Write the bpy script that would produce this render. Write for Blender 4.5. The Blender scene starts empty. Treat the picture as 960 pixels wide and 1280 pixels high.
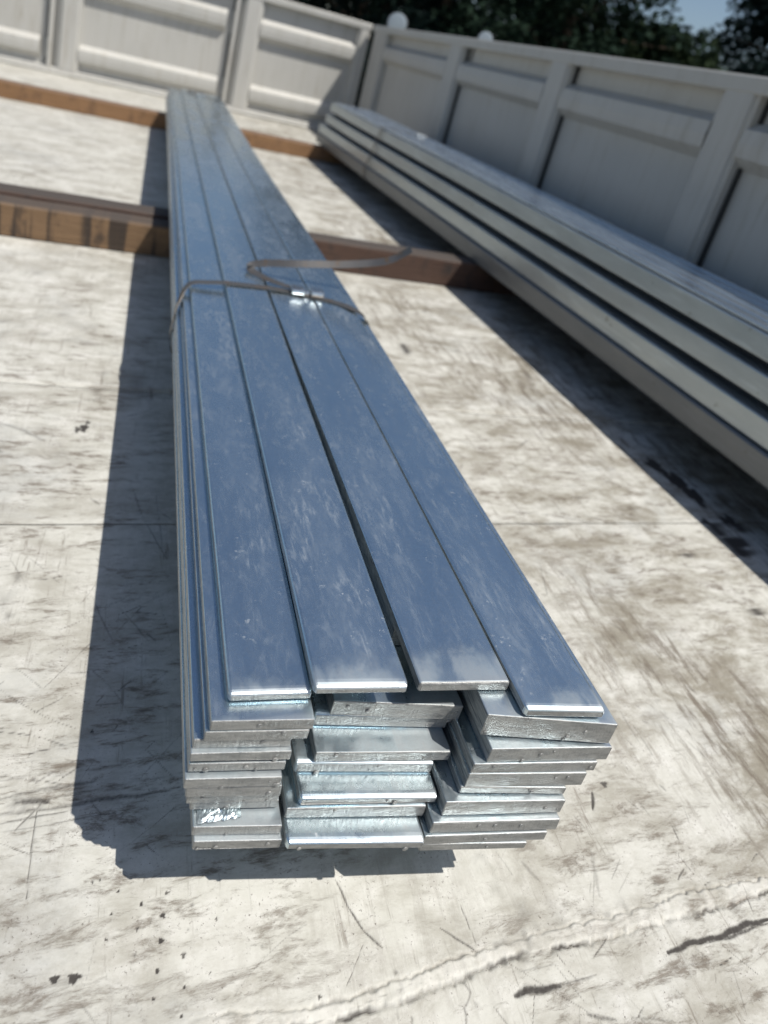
import bpy, bmesh, math, random
import numpy as np
from mathutils import Vector, Matrix, Euler, noise

rnd = random.Random(7)
scene = bpy.context.scene
COL = scene.collection

# ---------------------------------------------------------------- camera
cam_d = bpy.data.cameras.new("camera")
cam = bpy.data.objects.new("camera", cam_d)
COL.objects.link(cam)
R0 = (0.92676524, -0.28633814, 0.24313917)
R1 = (0.11402266, -0.40229137, -0.90838345)
R2 = (0.35791762, 0.86958158, -0.34018063)
m = Matrix(((R0[0], -R1[0], -R2[0], 0), (R0[1], -R1[1], -R2[1], 0), (R0[2], -R1[2], -R2[2], 1.0), (0, 0, 0, 1)))
cam.matrix_world = m
cam_d.sensor_fit = 'AUTO'
cam_d.sensor_width = 36.0
cam_d.lens = 837.9 / 1280 * 36
cam_d.shift_y = -0.2
cam_d.clip_start = 0.02
cam_d.clip_end = 600
cam_d.dof.use_dof = True
cam_d.dof.focus_distance = 0.86
cam_d.dof.aperture_fstop = 3.0
scene.camera = cam

# ---------------------------------------------------------------- world, sun, exposure
SX, SY = 0.415, -0.40
sun_el = math.atan2(1.0, math.hypot(SX, SY))
sun_az = math.atan2(SX, SY)
w = bpy.data.worlds.new("World")
scene.world = w
w.use_nodes = True
nt = w.node_tree
sky = nt.nodes.new("ShaderNodeTexSky")
sky.sky_type = 'NISHITA'
sky.sun_disc = False
sky.sun_elevation = sun_el
sky.sun_rotation = sun_az
sky.dust_density = 1.3
sky.ozone_density = 1.5
bg = nt.nodes["Background"]
bg.inputs[1].default_value = 0.085
nt.links.new(sky.outputs[0], bg.inputs[0])
sd = bpy.data.lights.new("sun", 'SUN')
sd.energy = 5.0
sd.angle = math.radians(0.53)
sd.color = (1.0, 0.955, 0.88)
so = bpy.data.objects.new("sun", sd)
COL.objects.link(so)
so.rotation_euler = Vector((SX, SY, 1.0)).to_track_quat('Z', 'Y').to_euler()
so.location = (3, -4, 8)
scene.view_settings.view_transform = 'Standard'
scene.view_settings.look = 'None'
scene.view_settings.gamma = 1
scene.view_settings.exposure = 0.10
scene.cycles.max_bounces = 8
scene.cycles.use_denoising = True

# ---------------------------------------------------------------- helpers
def mesh_obj(name, verts, faces, mat, parent=None, smooth=False, mats=None, midx=None, kind=None, label=None, loc=None):
    me = bpy.data.meshes.new(name)
    me.from_pydata([tuple(v) for v in verts], [], faces)
    for mm in (mats or [mat]):
        me.materials.append(mm)
    if midx is not None:
        me.polygons.foreach_set("material_index", midx)
    if smooth:
        me.polygons.foreach_set("use_smooth", [True] * len(me.polygons))
    me.update()
    o = bpy.data.objects.new(name, me)
    COL.objects.link(o)
    if parent is not None:
        o.parent = parent
    if loc is not None:
        o.location = loc
    if kind: o["kind"] = kind
    if label: o["label"] = label
    return o

def thing(name, label, cat, loc=(0, 0, 0), group=None):
    o = bpy.data.objects.new(name, None)
    o.empty_display_size = 0.1
    COL.objects.link(o)
    o.location = loc
    o["label"] = label
    o["category"] = cat
    if group: o["group"] = group
    return o

class MB:
    def __init__(s): s.v = []; s.f = []; s.mi = []
    def add(s, v, f, mi=0):
        n = len(s.v); s.v += [tuple(p) for p in v]
        s.f += [tuple(i + n for i in q) for q in f]; s.mi += [mi] * len(f)
    def box(s, x0, x1, y0, y1, z0, z1, b=0.0, mi=0):
        if b <= 0:
            v = [(x, y, z) for z in (z0, z1) for y in (y0, y1) for x in (x0, x1)]
            f = [(0, 2, 3, 1), (4, 5, 7, 6), (0, 1, 5, 4), (2, 6, 7, 3), (0, 4, 6, 2), (1, 3, 7, 5)]
            s.add(v, f, mi); return
        bm = bmesh.new()
        bmesh.ops.create_cube(bm, size=1)
        for q in bm.verts:
            q.co = Vector(((x0 + x1) / 2 + q.co.x * (x1 - x0), (y0 + y1) / 2 + q.co.y * (y1 - y0), (z0 + z1) / 2 + q.co.z * (z1 - z0)))
        bmesh.ops.bevel(bm, geom=bm.edges[:], offset=b, segments=2, affect='EDGES', profile=0.5)
        s.add([q.co[:] for q in bm.verts], [[q.index for q in f.verts] for f in bm.faces], mi)
        bm.free()
    def prism(s, prof, fn, a, b, n=1, mi=0, caps=True):
        """closed profile [(u,w)], fn(u,w,t)->xyz, swept t=a..b"""
        k = len(prof); v = []; f = []
        for i in range(n + 1):
            t = a + (b - a) * i / n
            v += [fn(u, w_, t) for u, w_ in prof]
        for i in range(n):
            for j in range(k):
                j2 = (j + 1) % k
                f.append((i * k + j, i * k + j2, (i + 1) * k + j2, (i + 1) * k + j))
        if caps:
            f.append(tuple(range(k - 1, -1, -1))); f.append(tuple(range(n * k, n * k + k)))
        s.add(v, f, mi)
    def cyl(s, c, axis, r, h, n=20, mi=0, r2=None):
        ax = Vector(axis).normalized(); q = ax.to_track_quat('Z', 'Y')
        r2 = r if r2 is None else r2
        v = []
        for zz, rr in ((0, r), (h, r2)):
            for i in range(n):
                a = 2 * math.pi * i / n
                v.append(Vector(c) + q @ Vector((rr * math.cos(a), rr * math.sin(a), zz)))
        f = [(i, (i + 1) % n, n + (i + 1) % n, n + i) for i in range(n)]
        f += [tuple(range(n - 1, -1, -1)), tuple(range(n, 2 * n))]
        s.add(v, f, mi)
    def tube(s, pts, radii, n=8, mi=0):
        rings = []
        pts = [Vector(p) for p in pts]
        for i, p in enumerate(pts):
            d = (pts[min(i + 1, len(pts) - 1)] - pts[max(i - 1, 0)]).normalized()
            q = d.to_track_quat('Z', 'Y')
            rings.append([p + q @ Vector((radii[i] * math.cos(2 * math.pi * k / n), radii[i] * math.sin(2 * math.pi * k / n), 0)) for k in range(n)])
        v = [p for r in rings for p in r]; f = []
        for i in range(len(rings) - 1):
            for k in range(n):
                k2 = (k + 1) % n
                f.append((i * n + k, i * n + k2, (i + 1) * n + k2, (i + 1) * n + k))
        f.append(tuple(range(n - 1, -1, -1))); f.append(tuple(range((len(rings) - 1) * n, len(rings) * n)))
        s.add(v, f, mi)
    def build(s, name, mat=None, parent=None, smooth=False, mats=None, kind=None, label=None, loc=None, angle=None):
        o = mesh_obj(name, s.v, s.f, mat, parent, smooth, mats, s.mi if mats else None, kind, label, loc)
        bm = bmesh.new(); bm.from_mesh(o.data); bmesh.ops.recalc_face_normals(bm, faces=bm.faces[:]); bm.to_mesh(o.data); bm.free()
        if smooth and angle:
            o.data.set_sharp_from_angle(angle=math.radians(angle))
        return o

# ---------------------------------------------------------------- material helpers
class NT:
    def __init__(s, name):
        s.m = bpy.data.materials.new(name); s.m.use_nodes = True
        s.t = s.m.node_tree; s.b = s.t.nodes["Principled BSDF"]; s.out = s.t.nodes["Material Output"]
    def n(s, typ, **kw):
        o = s.t.nodes.new(typ)
        for k, v in kw.items(): setattr(o, k, v)
        return o
    def l(s, a, b): s.t.links.new(a, b)
    def coord(s, which='Object'): return s.n("ShaderNodeTexCoord").outputs[which]
    def map(s, src, scale=(1, 1, 1), rot=(0, 0, 0), loc=(0, 0, 0)):
        o = s.n("ShaderNodeMapping"); o.inputs['Scale'].default_value = scale; o.inputs['Rotation'].default_value = rot; o.inputs['Location'].default_value = loc
        s.l(src, o.inputs[0]); return o.outputs[0]
    def noise(s, src, scale, detail=4, rough=0.55, dist=0.0):
        o = s.n("ShaderNodeTexNoise"); o.inputs['Scale'].default_value = scale; o.inputs['Detail'].default_value = detail
        o.inputs['Roughness'].default_value = rough; o.inputs['Distortion'].default_value = dist
        s.l(src, o.inputs['Vector']); return o.outputs[0]
    def ramp(s, src, a, b, c0=0.0, c1=1.0):
        o = s.n("ShaderNodeMapRange"); o.interpolation_type = 'SMOOTHSTEP'
        o.inputs[1].default_value = a; o.inputs[2].default_value = b; o.inputs[3].default_value = c0; o.inputs[4].default_value = c1
        s.l(src, o.inputs[0]); return o.outputs[0]
    def math(s, op, a, b=None):
        o = s.n("ShaderNodeMath", operation=op)
        for i, v in enumerate((a, b)):
            if v is None: continue
            if isinstance(v, (int, float)): o.inputs[i].default_value = v
            else: s.l(v, o.inputs[i])
        return o.outputs[0]
    def mix(s, f, a, b, mode='MIX'):
        o = s.n("ShaderNodeMix"); o.data_type = 'RGBA'; o.blend_type = mode
        for i, v in ((0, f), (6, a), (7, b)):
            if isinstance(v, (int, float)): o.inputs[i].default_value = v
            elif isinstance(v, tuple): o.inputs[i].default_value = (*v, 1) if len(v) == 3 else v
            else: s.l(v, o.inputs[i])
        return o.outputs[2]
    def bump(s, h, strength, dist):
        o = s.n("ShaderNodeBump"); o.inputs['Strength'].default_value = strength; o.inputs['Distance'].default_value = dist
        s.l(h, o.inputs['Height']); s.l(o.outputs[0], s.b.inputs['Normal']); return o
    def set(s, **kw):
        for k, v in kw.items():
            i = s.b.inputs[k]
            if isinstance(v, (int, float)): i.default_value = v
            elif isinstance(v, tuple): i.default_value = (*v, 1) if len(v) == 3 else v
            else: s.l(v, i)
        return s.m
    def objrand(s):
        return s.n("ShaderNodeObjectInfo").outputs['Random']

# ---------------------------------------------------------------- materials
def mat_galv():
    M = NT("galvanised_steel"); c = M.coord()
    r = M.objrand()
    off = M.n("ShaderNodeVectorMath", operation='ADD'); M.l(c, off.inputs[0])
    cmb = M.n("ShaderNodeCombineXYZ"); M.l(M.math('MULTIPLY', r, 37.0), cmb.inputs[0]); M.l(M.math('MULTIPLY', r, 11.0), cmb.inputs[2]); M.l(cmb.outputs[0], off.inputs[1])
    p = off.outputs[0]
    big = M.noise(M.map(p, (6, 1.6, 6)), 2.0, 3, 0.5)
    streak = M.noise(M.map(p, (46, 10, 30), (0, 0, 0.45)), 2.6, 10, 0.78, 0.5)
    wisp = M.noise(M.map(p, (16, 6, 16), (0, 0, 0.2)), 3.0, 8, 0.75, 0.5)
    clouds = M.noise(M.map(p, (9, 3.5, 9)), 1.6, 5, 0.6, 0.4)
    fine = M.noise(p, 260, 3, 0.6)
    smear = M.math('MULTIPLY', M.ramp(streak, 0.42, 0.70), M.ramp(clouds, 0.38, 0.62))
    spec_ = M.math('MULTIPLY', M.ramp(M.noise(p, 90, 6, 0.75), 0.56, 0.68), M.ramp(M.noise(M.map(p, (12, 5, 12), (0, 0, 0), (3, 1, 0)), 1.5, 4, 0.6), 0.46, 0.62))
    smear = M.math('MAXIMUM', M.math('MULTIPLY', smear, M.ramp(big, 0.36, 0.58, 0.3, 0.8)), M.math('MULTIPLY', spec_, 0.8))
    haze_ = M.ramp(wisp, 0.42, 0.75, 0, 0.42)
    sm = M.math('MAXIMUM', smear, haze_)
    # dull ash-grey skin of thick zinc close to the dipped ends, different on every bar
    sep = M.n("ShaderNodeSeparateXYZ"); M.l(c, sep.inputs[0])
    reach = M.math('ADD', M.math('MULTIPLY', r, 0.035), 0.008)
    yy = M.math('SUBTRACT', M.math('ADD', sep.outputs[1], M.math('MULTIPLY', M.math('SUBTRACT', M.noise(p, 26, 7, 0.7, 0.3), 0.5), 0.07)), reach)
    dull = M.math('MULTIPLY', M.ramp(yy, 0.030, -0.022), M.ramp(clouds, 0.38, 0.55, 0.35, 1.0))
    lipy = M.ramp(sep.outputs[1], 0.016, 0.004, 0, 0.55)
    sm = M.math('MAXIMUM', sm, lipy)
    vor = M.n("ShaderNodeTexVoronoi"); vor.inputs['Scale'].default_value = 48; M.l(p, vor.inputs['Vector'])
    nick = M.math('MULTIPLY', M.ramp(vor.outputs['Distance'], 0.09, 0.03), M.ramp(big, 0.52, 0.62))
    ringd = M.math('ABSOLUTE', M.math('SUBTRACT', vor.outputs['Distance'], 0.22))
    ring = M.math('MULTIPLY', M.ramp(ringd, 0.05, 0.01), M.math('MULTIPLY', M.ramp(big, 0.58, 0.66), M.ramp(wisp, 0.5, 0.62)))
    sm = M.math('MAXIMUM', sm, M.math('MULTIPLY', M.math('MAXIMUM', nick, ring), 0.9))
    tint = M.mix(big, (0.52, 0.655, 0.725), (0.69, 0.80, 0.85))
    col = M.mix(sm, tint, (0.66, 0.68, 0.69))
    col = M.mix(M.ramp(fine, 0.35, 0.7, 0, 0.2), col, (0.28, 0.32, 0.37))
    col = M.mix(M.math('MULTIPLY', dull, 0.6), col, (0.40, 0.42, 0.43))
    ro = M.math('ADD', M.math('ADD', M.ramp(big, 0.3, 0.7, 0.20, 0.28), M.math('MULTIPLY', M.math('MAXIMUM', sm, dull), 0.22)), M.math('MULTIPLY', M.math('SUBTRACT', fine, 0.5), 0.12))
    h = M.math('ADD', M.math('MULTIPLY', wisp, 0.5), M.math('MULTIPLY', fine, 0.05))
    M.bump(h, 0.35, 0.0008)
    return M.set(**{'Base Color': col, 'Metallic': M.ramp(M.math('MAXIMUM', sm, dull), 0, 1, 0.97, 0.8), 'Roughness': ro})

def mat_cut():
    M = NT("cut_steel_end"); c = M.coord()
    n1 = M.noise(M.map(c, (1, 1, 3)), 40, 5, 0.65)
    n2 = M.noise(c, 380, 3, 0.6)
    stri = M.noise(M.map(c, (260, 1, 20)), 1.0, 2, 0.5)
    col = M.mix(M.ramp(n1, 0.3, 0.7), (0.20, 0.205, 0.205), (0.34, 0.34, 0.33))
    col = M.mix(M.ramp(n2, 0.55, 0.75, 0, 0.5), col, (0.22, 0.22, 0.22))
    M.bump(M.math('ADD', M.math('ADD', n1, M.math('MULTIPLY', n2, 0.4)), M.math('MULTIPLY', stri, 0.35)), 0.7, 0.0026)
    return M.set(**{'Base Color': col, 'Metallic': 0.62, 'Roughness': M.ramp(n1, 0.3, 0.7, 0.42, 0.6)})

def mat_edge():
    """rolled side edges of the bars: scuffed, streaked along their length"""
    M = NT("scuffed_bar_edge"); c = M.coord()
    s1 = M.noise(M.map(c, (40, 14, 220)), 1.0, 5, 0.7, 0.6)
    s2 = M.noise(M.map(c, (60, 60, 400)), 1.0, 4, 0.6)
    col = M.mix(M.ramp(s1, 0.35, 0.62), (0.20, 0.23, 0.25), (0.46, 0.48, 0.48))
    col = M.mix(M.ramp(s2, 0.56, 0.68, 0, 0.8), col, (0.10, 0.11, 0.12))
    M.bump(s1, 0.5, 0.0015)
    return M.set(**{'Base Color': col, 'Metallic': 0.75, 'Roughness': 0.42})

def mat_tube(name="weathered_galvanised_tube", c0=(0.36, 0.40, 0.42), c1=(0.56, 0.60, 0.60), met=0.8, ro=0.33):
    M = NT(name); c = M.coord(); r = M.objrand()
    off = M.n("ShaderNodeVectorMath", operation='ADD'); M.l(c, off.inputs[0])
    cmb = M.n("ShaderNodeCombineXYZ"); M.l(M.math('MULTIPLY', r, 23.0), cmb.inputs[1]); M.l(cmb.outputs[0], off.inputs[1]); p = off.outputs[0]
    a = M.noise(M.map(p, (5, 2, 5)), 2.0, 5, 0.65)
    st = M.noise(M.map(p, (40, 2.0, 40)), 1.5, 5, 0.7)
    sp = M.noise(p, 30, 3, 0.6)
    col = M.mix(a, c0, c1)
    col = M.mix(M.ramp(st, 0.5, 0.75, 0, 0.6), col, tuple(min(1, v * 1.35) for v in c1))
    col = M.mix(M.ramp(sp, 0.66, 0.76, 0, 0.6), col, (0.16, 0.15, 0.13))
    M.bump(M.math('ADD', a, st), 0.3, 0.0012)
    return M.set(**{'Base Color': col, 'Metallic': met, 'Roughness': M.ramp(st, 0.3, 0.7, ro, ro + 0.16)})

def mat_floor():
    M = NT("worn_painted_deck"); c = M.coord()
    at = M.n("ShaderNodeAttribute"); at.attribute_name = "wear"; wear = at.outputs['Fac']
    patch = M.noise(M.map(c, (1.0, 1.8, 1)), 3.4, 8, 0.68, 0.15)
    grime = M.noise(M.map(c, (2.0, 4.2, 1), (0, 0, 0.15)), 2.6, 11, 0.76, 0.25)
    mott = M.noise(c, 22, 9, 0.72, 0.1)
    streak = M.noise(M.map(c, (6.5, 22, 1), (0, 0, 0.04)), 2.0, 10, 0.76, 0.3)
    diag = M.noise(M.map(c, (44, 9, 1), (0, 0, -0.75)), 1.0, 8, 0.76, 0.2)
    diag2 = M.noise(M.map(c, (60, 5, 1), (0, 0, 0.62)), 1.2, 6, 0.7, 0.4)
    area = M.noise(c, 1.9, 3, 0.5)
    speck = M.noise(c, 240, 4, 0.7)
    sep = M.n("ShaderNodeSeparateXYZ"); M.l(c, sep.inputs[0])
    right = M.ramp(sep.outputs[0], 0.35, 0.9)
    base = M.mix(patch, (0.40, 0.393, 0.35), (0.60, 0.595, 0.55))
    base = M.mix(M.ramp(mott, 0.42, 0.7, 0, 0.5), base, (0.66, 0.65, 0.62))
    grey = M.noise(c, 2.3, 9, 0.7, 0.2)
    base = M.mix(M.ramp(grey, 0.5, 0.66, 0, 0.5), base, (0.33, 0.335, 0.325))
    tan = M.math('MULTIPLY', M.ramp(grime, 0.40, 0.64, 0, 0.85), M.math('ADD', M.math('MULTIPLY', right, 0.45), 0.55))
    base = M.mix(tan, base, (0.19, 0.168, 0.125))
    mask = M.math('MULTIPLY', M.ramp(area, 0.40, 0.58), M.math('ADD', M.math('MULTIPLY', right, 0.75), 0.25))
    d1 = M.math('MULTIPLY', M.ramp(diag, 0.47, 0.62), mask)
    d2 = M.math('MULTIPLY', M.ramp(diag2, 0.55, 0.70), M.math('MULTIPLY', M.ramp(patch, 0.6, 0.42), 0.8))
    d3 = M.math('MULTIPLY', M.ramp(streak, 0.49, 0.66), M.ramp(area, 0.62, 0.4, 0.35, 1.0))
    dirt = M.math('MAXIMUM', M.math('MAXIMUM', d1, d2), d3)
    base = M.mix(M.math('MULTIPLY', dirt, 0.82), base, (0.125, 0.10, 0.075))
    spk = M.math('MULTIPLY', M.ramp(speck, 0.57, 0.68), M.ramp(mott, 0.46, 0.6))
    base = M.mix(M.math('MULTIPLY', spk, 0.8), base, (0.10, 0.085, 0.07))
    base = M.mix(M.ramp(wear, 0.0, 1.0, 0, 0.95), base, (0.045, 0.04, 0.036))
    at_ = M.n('ShaderNodeAttribute'); at_.attribute_name = 'pale'
    base = M.mix(M.math('MULTIPLY', at_.outputs['Fac'], M.ramp(mott, 0.35, 0.6, 0.0, 0.45)), base, (0.60, 0.585, 0.54))
    base = M.mix(M.ramp(wear, 0.45, 1.0, 0, 0.9), base, (0.045, 0.04, 0.036))
    h = M.math('ADD', M.math('ADD', M.math('MULTIPLY', mott, 0.7), M.math('MULTIPLY', speck, 0.12)), M.math('MULTIPLY', dirt, -0.3))
    M.bump(h, 0.5, 0.003)
    M.b.inputs['Specular IOR Level'].default_value = 0.35
    return M.set(**{'Base Color': base, 'Roughness': M.ramp(mott, 0.3, 0.7, 0.55, 0.8)})

def mat_paint(name, c0, c1, dirt=(0.32, 0.28, 0.22), amt=0.35):
    M = NT(name); c = M.coord()
    a = M.noise(M.map(c, (1, 1, 0.5)), 2.2, 6, 0.6)
    b = M.noise(M.map(c, (9, 9, 1.2)), 1.5, 6, 0.68)
    s = M.noise(c, 60, 4, 0.6)
    v = M.noise(M.map(c, (26, 26, 1.6)), 1.0, 7, 0.72)
    big_ = M.noise(c, 1.7, 4, 0.6)
    col = M.mix(a, c0, c1)
    col = M.mix(M.math('MULTIPLY', M.ramp(v, 0.50, 0.70), M.ramp(big_, 0.42, 0.62, 0.15, 0.6)), col, (0.27, 0.235, 0.18))
    col = M.mix(M.ramp(b, 0.52, 0.78, 0, amt), col, dirt)
    col = M.mix(M.ramp(s, 0.68, 0.78, 0, 0.5), col, (0.25, 0.17, 0.11))
    M.bump(M.math('ADD', a, M.math('MULTIPLY', s, 0.15)), 0.3, 0.006)
    return M.set(**{'Base Color': col, 'Roughness': 0.46})

def mat_timber(name, c0, c1, dark, thr=0.5):
    M = NT(name); c = M.coord()
    g = M.noise(M.map(c, (2.2, 30, 30)), 1.5, 7, 0.65, 1.0)
    blk = M.noise(M.map(c, (11, 0.6, 0.6)), 1.0, 4, 0.6, 0.1)
    st = M.noise(M.map(c, (14, 20, 8)), 1.0, 4, 0.65)
    col = M.mix(g, c0, c1)
    col = M.mix(M.ramp(blk, thr, thr + 0.06, 0, 0.9), col, dark)
    col = M.mix(M.ramp(st, 0.5, 0.7, 0, 0.75), col, dark)
    gm = M.n('ShaderNodeNewGeometry'); sn = M.n('ShaderNodeSeparateXYZ'); M.l(gm.outputs['Normal'], sn.inputs[0])
    col = M.mix(M.math('MULTIPLY', M.ramp(sn.outputs[2], 0.5, 0.9), 0.92), col, M.mix(g, tuple(v * 1.6 for v in dark), (0.085, 0.07, 0.058)))
    M.bump(M.math('ADD', g, M.math('MULTIPLY', st, 0.6)), 0.7, 0.006)
    return M.set(**{'Base Color': col, 'Roughness': 0.75})

def mat_simple(name, col, rough=0.5, metal=0.0, var=0.25, scale=20):
    M = NT(name); c = M.coord(); n = M.noise(c, scale, 5, 0.6)
    d = tuple(v * (1 - var) for v in col); u = tuple(min(1, v * (1 + var)) for v in col)
    M.bump(n, 0.25, 0.002)
    return M.set(**{'Base Color': M.mix(n, d, u), 'Roughness': rough, 'Metallic': metal})

def mat_strap():
    M = NT("strap_steel"); c = M.coord(); n = M.noise(c, 35, 5, 0.65); n2 = M.noise(c, 12, 3, 0.6)
    col = M.mix(M.ramp(n, 0.5, 0.68), (0.15, 0.145, 0.14), (0.20, 0.135, 0.085))
    col = M.mix(M.ramp(n2, 0.5, 0.7, 0, 0.5), col, (0.12, 0.12, 0.12))
    return M.set(**{'Base Color': col, 'Roughness': 0.42, 'Metallic': 0.7})

def mat_leaf(name, c0, c1):
    M = NT(name); c = M.coord(); n = M.noise(c, 1.3, 3, 0.6); n2 = M.noise(c, 14, 2, 0.6)
    col = M.mix(M.math('MULTIPLY', M.math('ADD', n, n2), 0.5), c0, c1)
    m_ = M.set(**{'Base Color': col, 'Roughness': 0.85})
    M.b.inputs['Specular IOR Level'].default_value = 0.08
    return m_

GALV, CUT, EDGE, TUBE, FLOOR = mat_galv(), mat_cut(), mat_edge(), mat_tube(), mat_floor()
PAINT = mat_paint("worn_cream_gate_paint", (0.40, 0.395, 0.37), (0.51, 0.50, 0.47), (0.33, 0.30, 0.25), 0.5)
FRAME_AND_SHADE = mat_simple("chassis_steel_and_gap_shade", (0.06, 0.06, 0.065), 0.6, 0.3)  # chassis steel, and the painted shade in the tube stack's gaps
RUBBER_AND_SHADE = mat_simple("tyre_rubber_and_slit_shade", (0.03, 0.03, 0.03), 0.8)  # tyres, and the painted shade slits on the gates
T_BROWN = mat_timber("stained_brown_timber", (0.11, 0.066, 0.036), (0.25, 0.155, 0.082), (0.03, 0.022, 0.018), 0.50)
T_RED = mat_timber("dark_red_brown_timber", (0.035, 0.02, 0.015), (0.10, 0.053, 0.036), (0.022, 0.019, 0.018), 0.70)
T_ORANGE = mat_timber("orange_brown_timber", (0.16, 0.082, 0.036), (0.29, 0.165, 0.08), (0.12, 0.065, 0.035), 0.62)
STRAP = mat_strap()
CLIP = mat_simple("bright_strap_seal", (0.75, 0.75, 0.73), 0.25, 1.0, 0.15, 60)
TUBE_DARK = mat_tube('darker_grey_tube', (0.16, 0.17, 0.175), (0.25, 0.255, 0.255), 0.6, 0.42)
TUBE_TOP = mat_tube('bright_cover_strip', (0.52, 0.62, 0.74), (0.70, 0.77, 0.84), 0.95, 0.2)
ZINC = mat_simple("zinc_drip", (0.62, 0.63, 0.62), 0.35, 0.9, 0.1, 90)
FOIL = mat_simple("crumpled_clear_foil", (0.42, 0.43, 0.42), 0.3, 0.5, 0.3, 120)
LENS = mat_simple("pale_reflector_face", (0.32, 0.37, 0.41), 0.3, 0.1, 0.12, 15)

# ================================================================= STRUCTURE
XW, YE, ZT = 2.30, 8.10, 1.30          # inner face of side gate, of end gate, gate height

# ground below the truck
mg = NT("dry_yard_ground"); cg = mg.coord()
ng = mg.noise(cg, 0.8, 7, 0.6); ng2 = mg.noise(cg, 9, 6, 0.65)
mg.bump(ng2, 0.5, 0.02)
MG = mg.set(**{'Base Color': mg.mix(mg.math('MULTIPLY', mg.math('ADD', ng, ng2), 0.5), (0.10, 0.10, 0.07), (0.26, 0.23, 0.18)), 'Roughness': 0.9})
gv = []; gf = []; GN = 40
for j in range(GN + 1):
    for i in range(GN + 1):
        u = (i / GN * 2 - 1); v = (j / GN * 2 - 1)
        x = math.copysign(abs(u) ** 2.2, u) * 260; y = math.copysign(abs(v) ** 2.2, v) * 260
        far = min(1, max(0, (math.hypot(x, y) - 14) / 30))
        gv.append((x, y, -1.25 + far * 0.5 * noise.noise(Vector((x * 0.03, y * 0.03, 3)))))
for j in range(GN):
    for i in range(GN):
        a = j * (GN + 1) + i; gf.append((a, a + 1, a + GN + 2, a + GN + 1))
mesh_obj("ground", gv, gf, MG, kind="structure", smooth=True)

# ---------------------------------------------------------------- truck bed
bed = thing("truck_bed", "worn cream painted steel truck bed with ribbed side and end gates carrying the steel", "truck bed", (0.3, 3.5, -1.25))
BL = Vector(bed.location)
def rel(parent_loc):
    return (-parent_loc[0], -parent_loc[1], -parent_loc[2])

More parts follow.
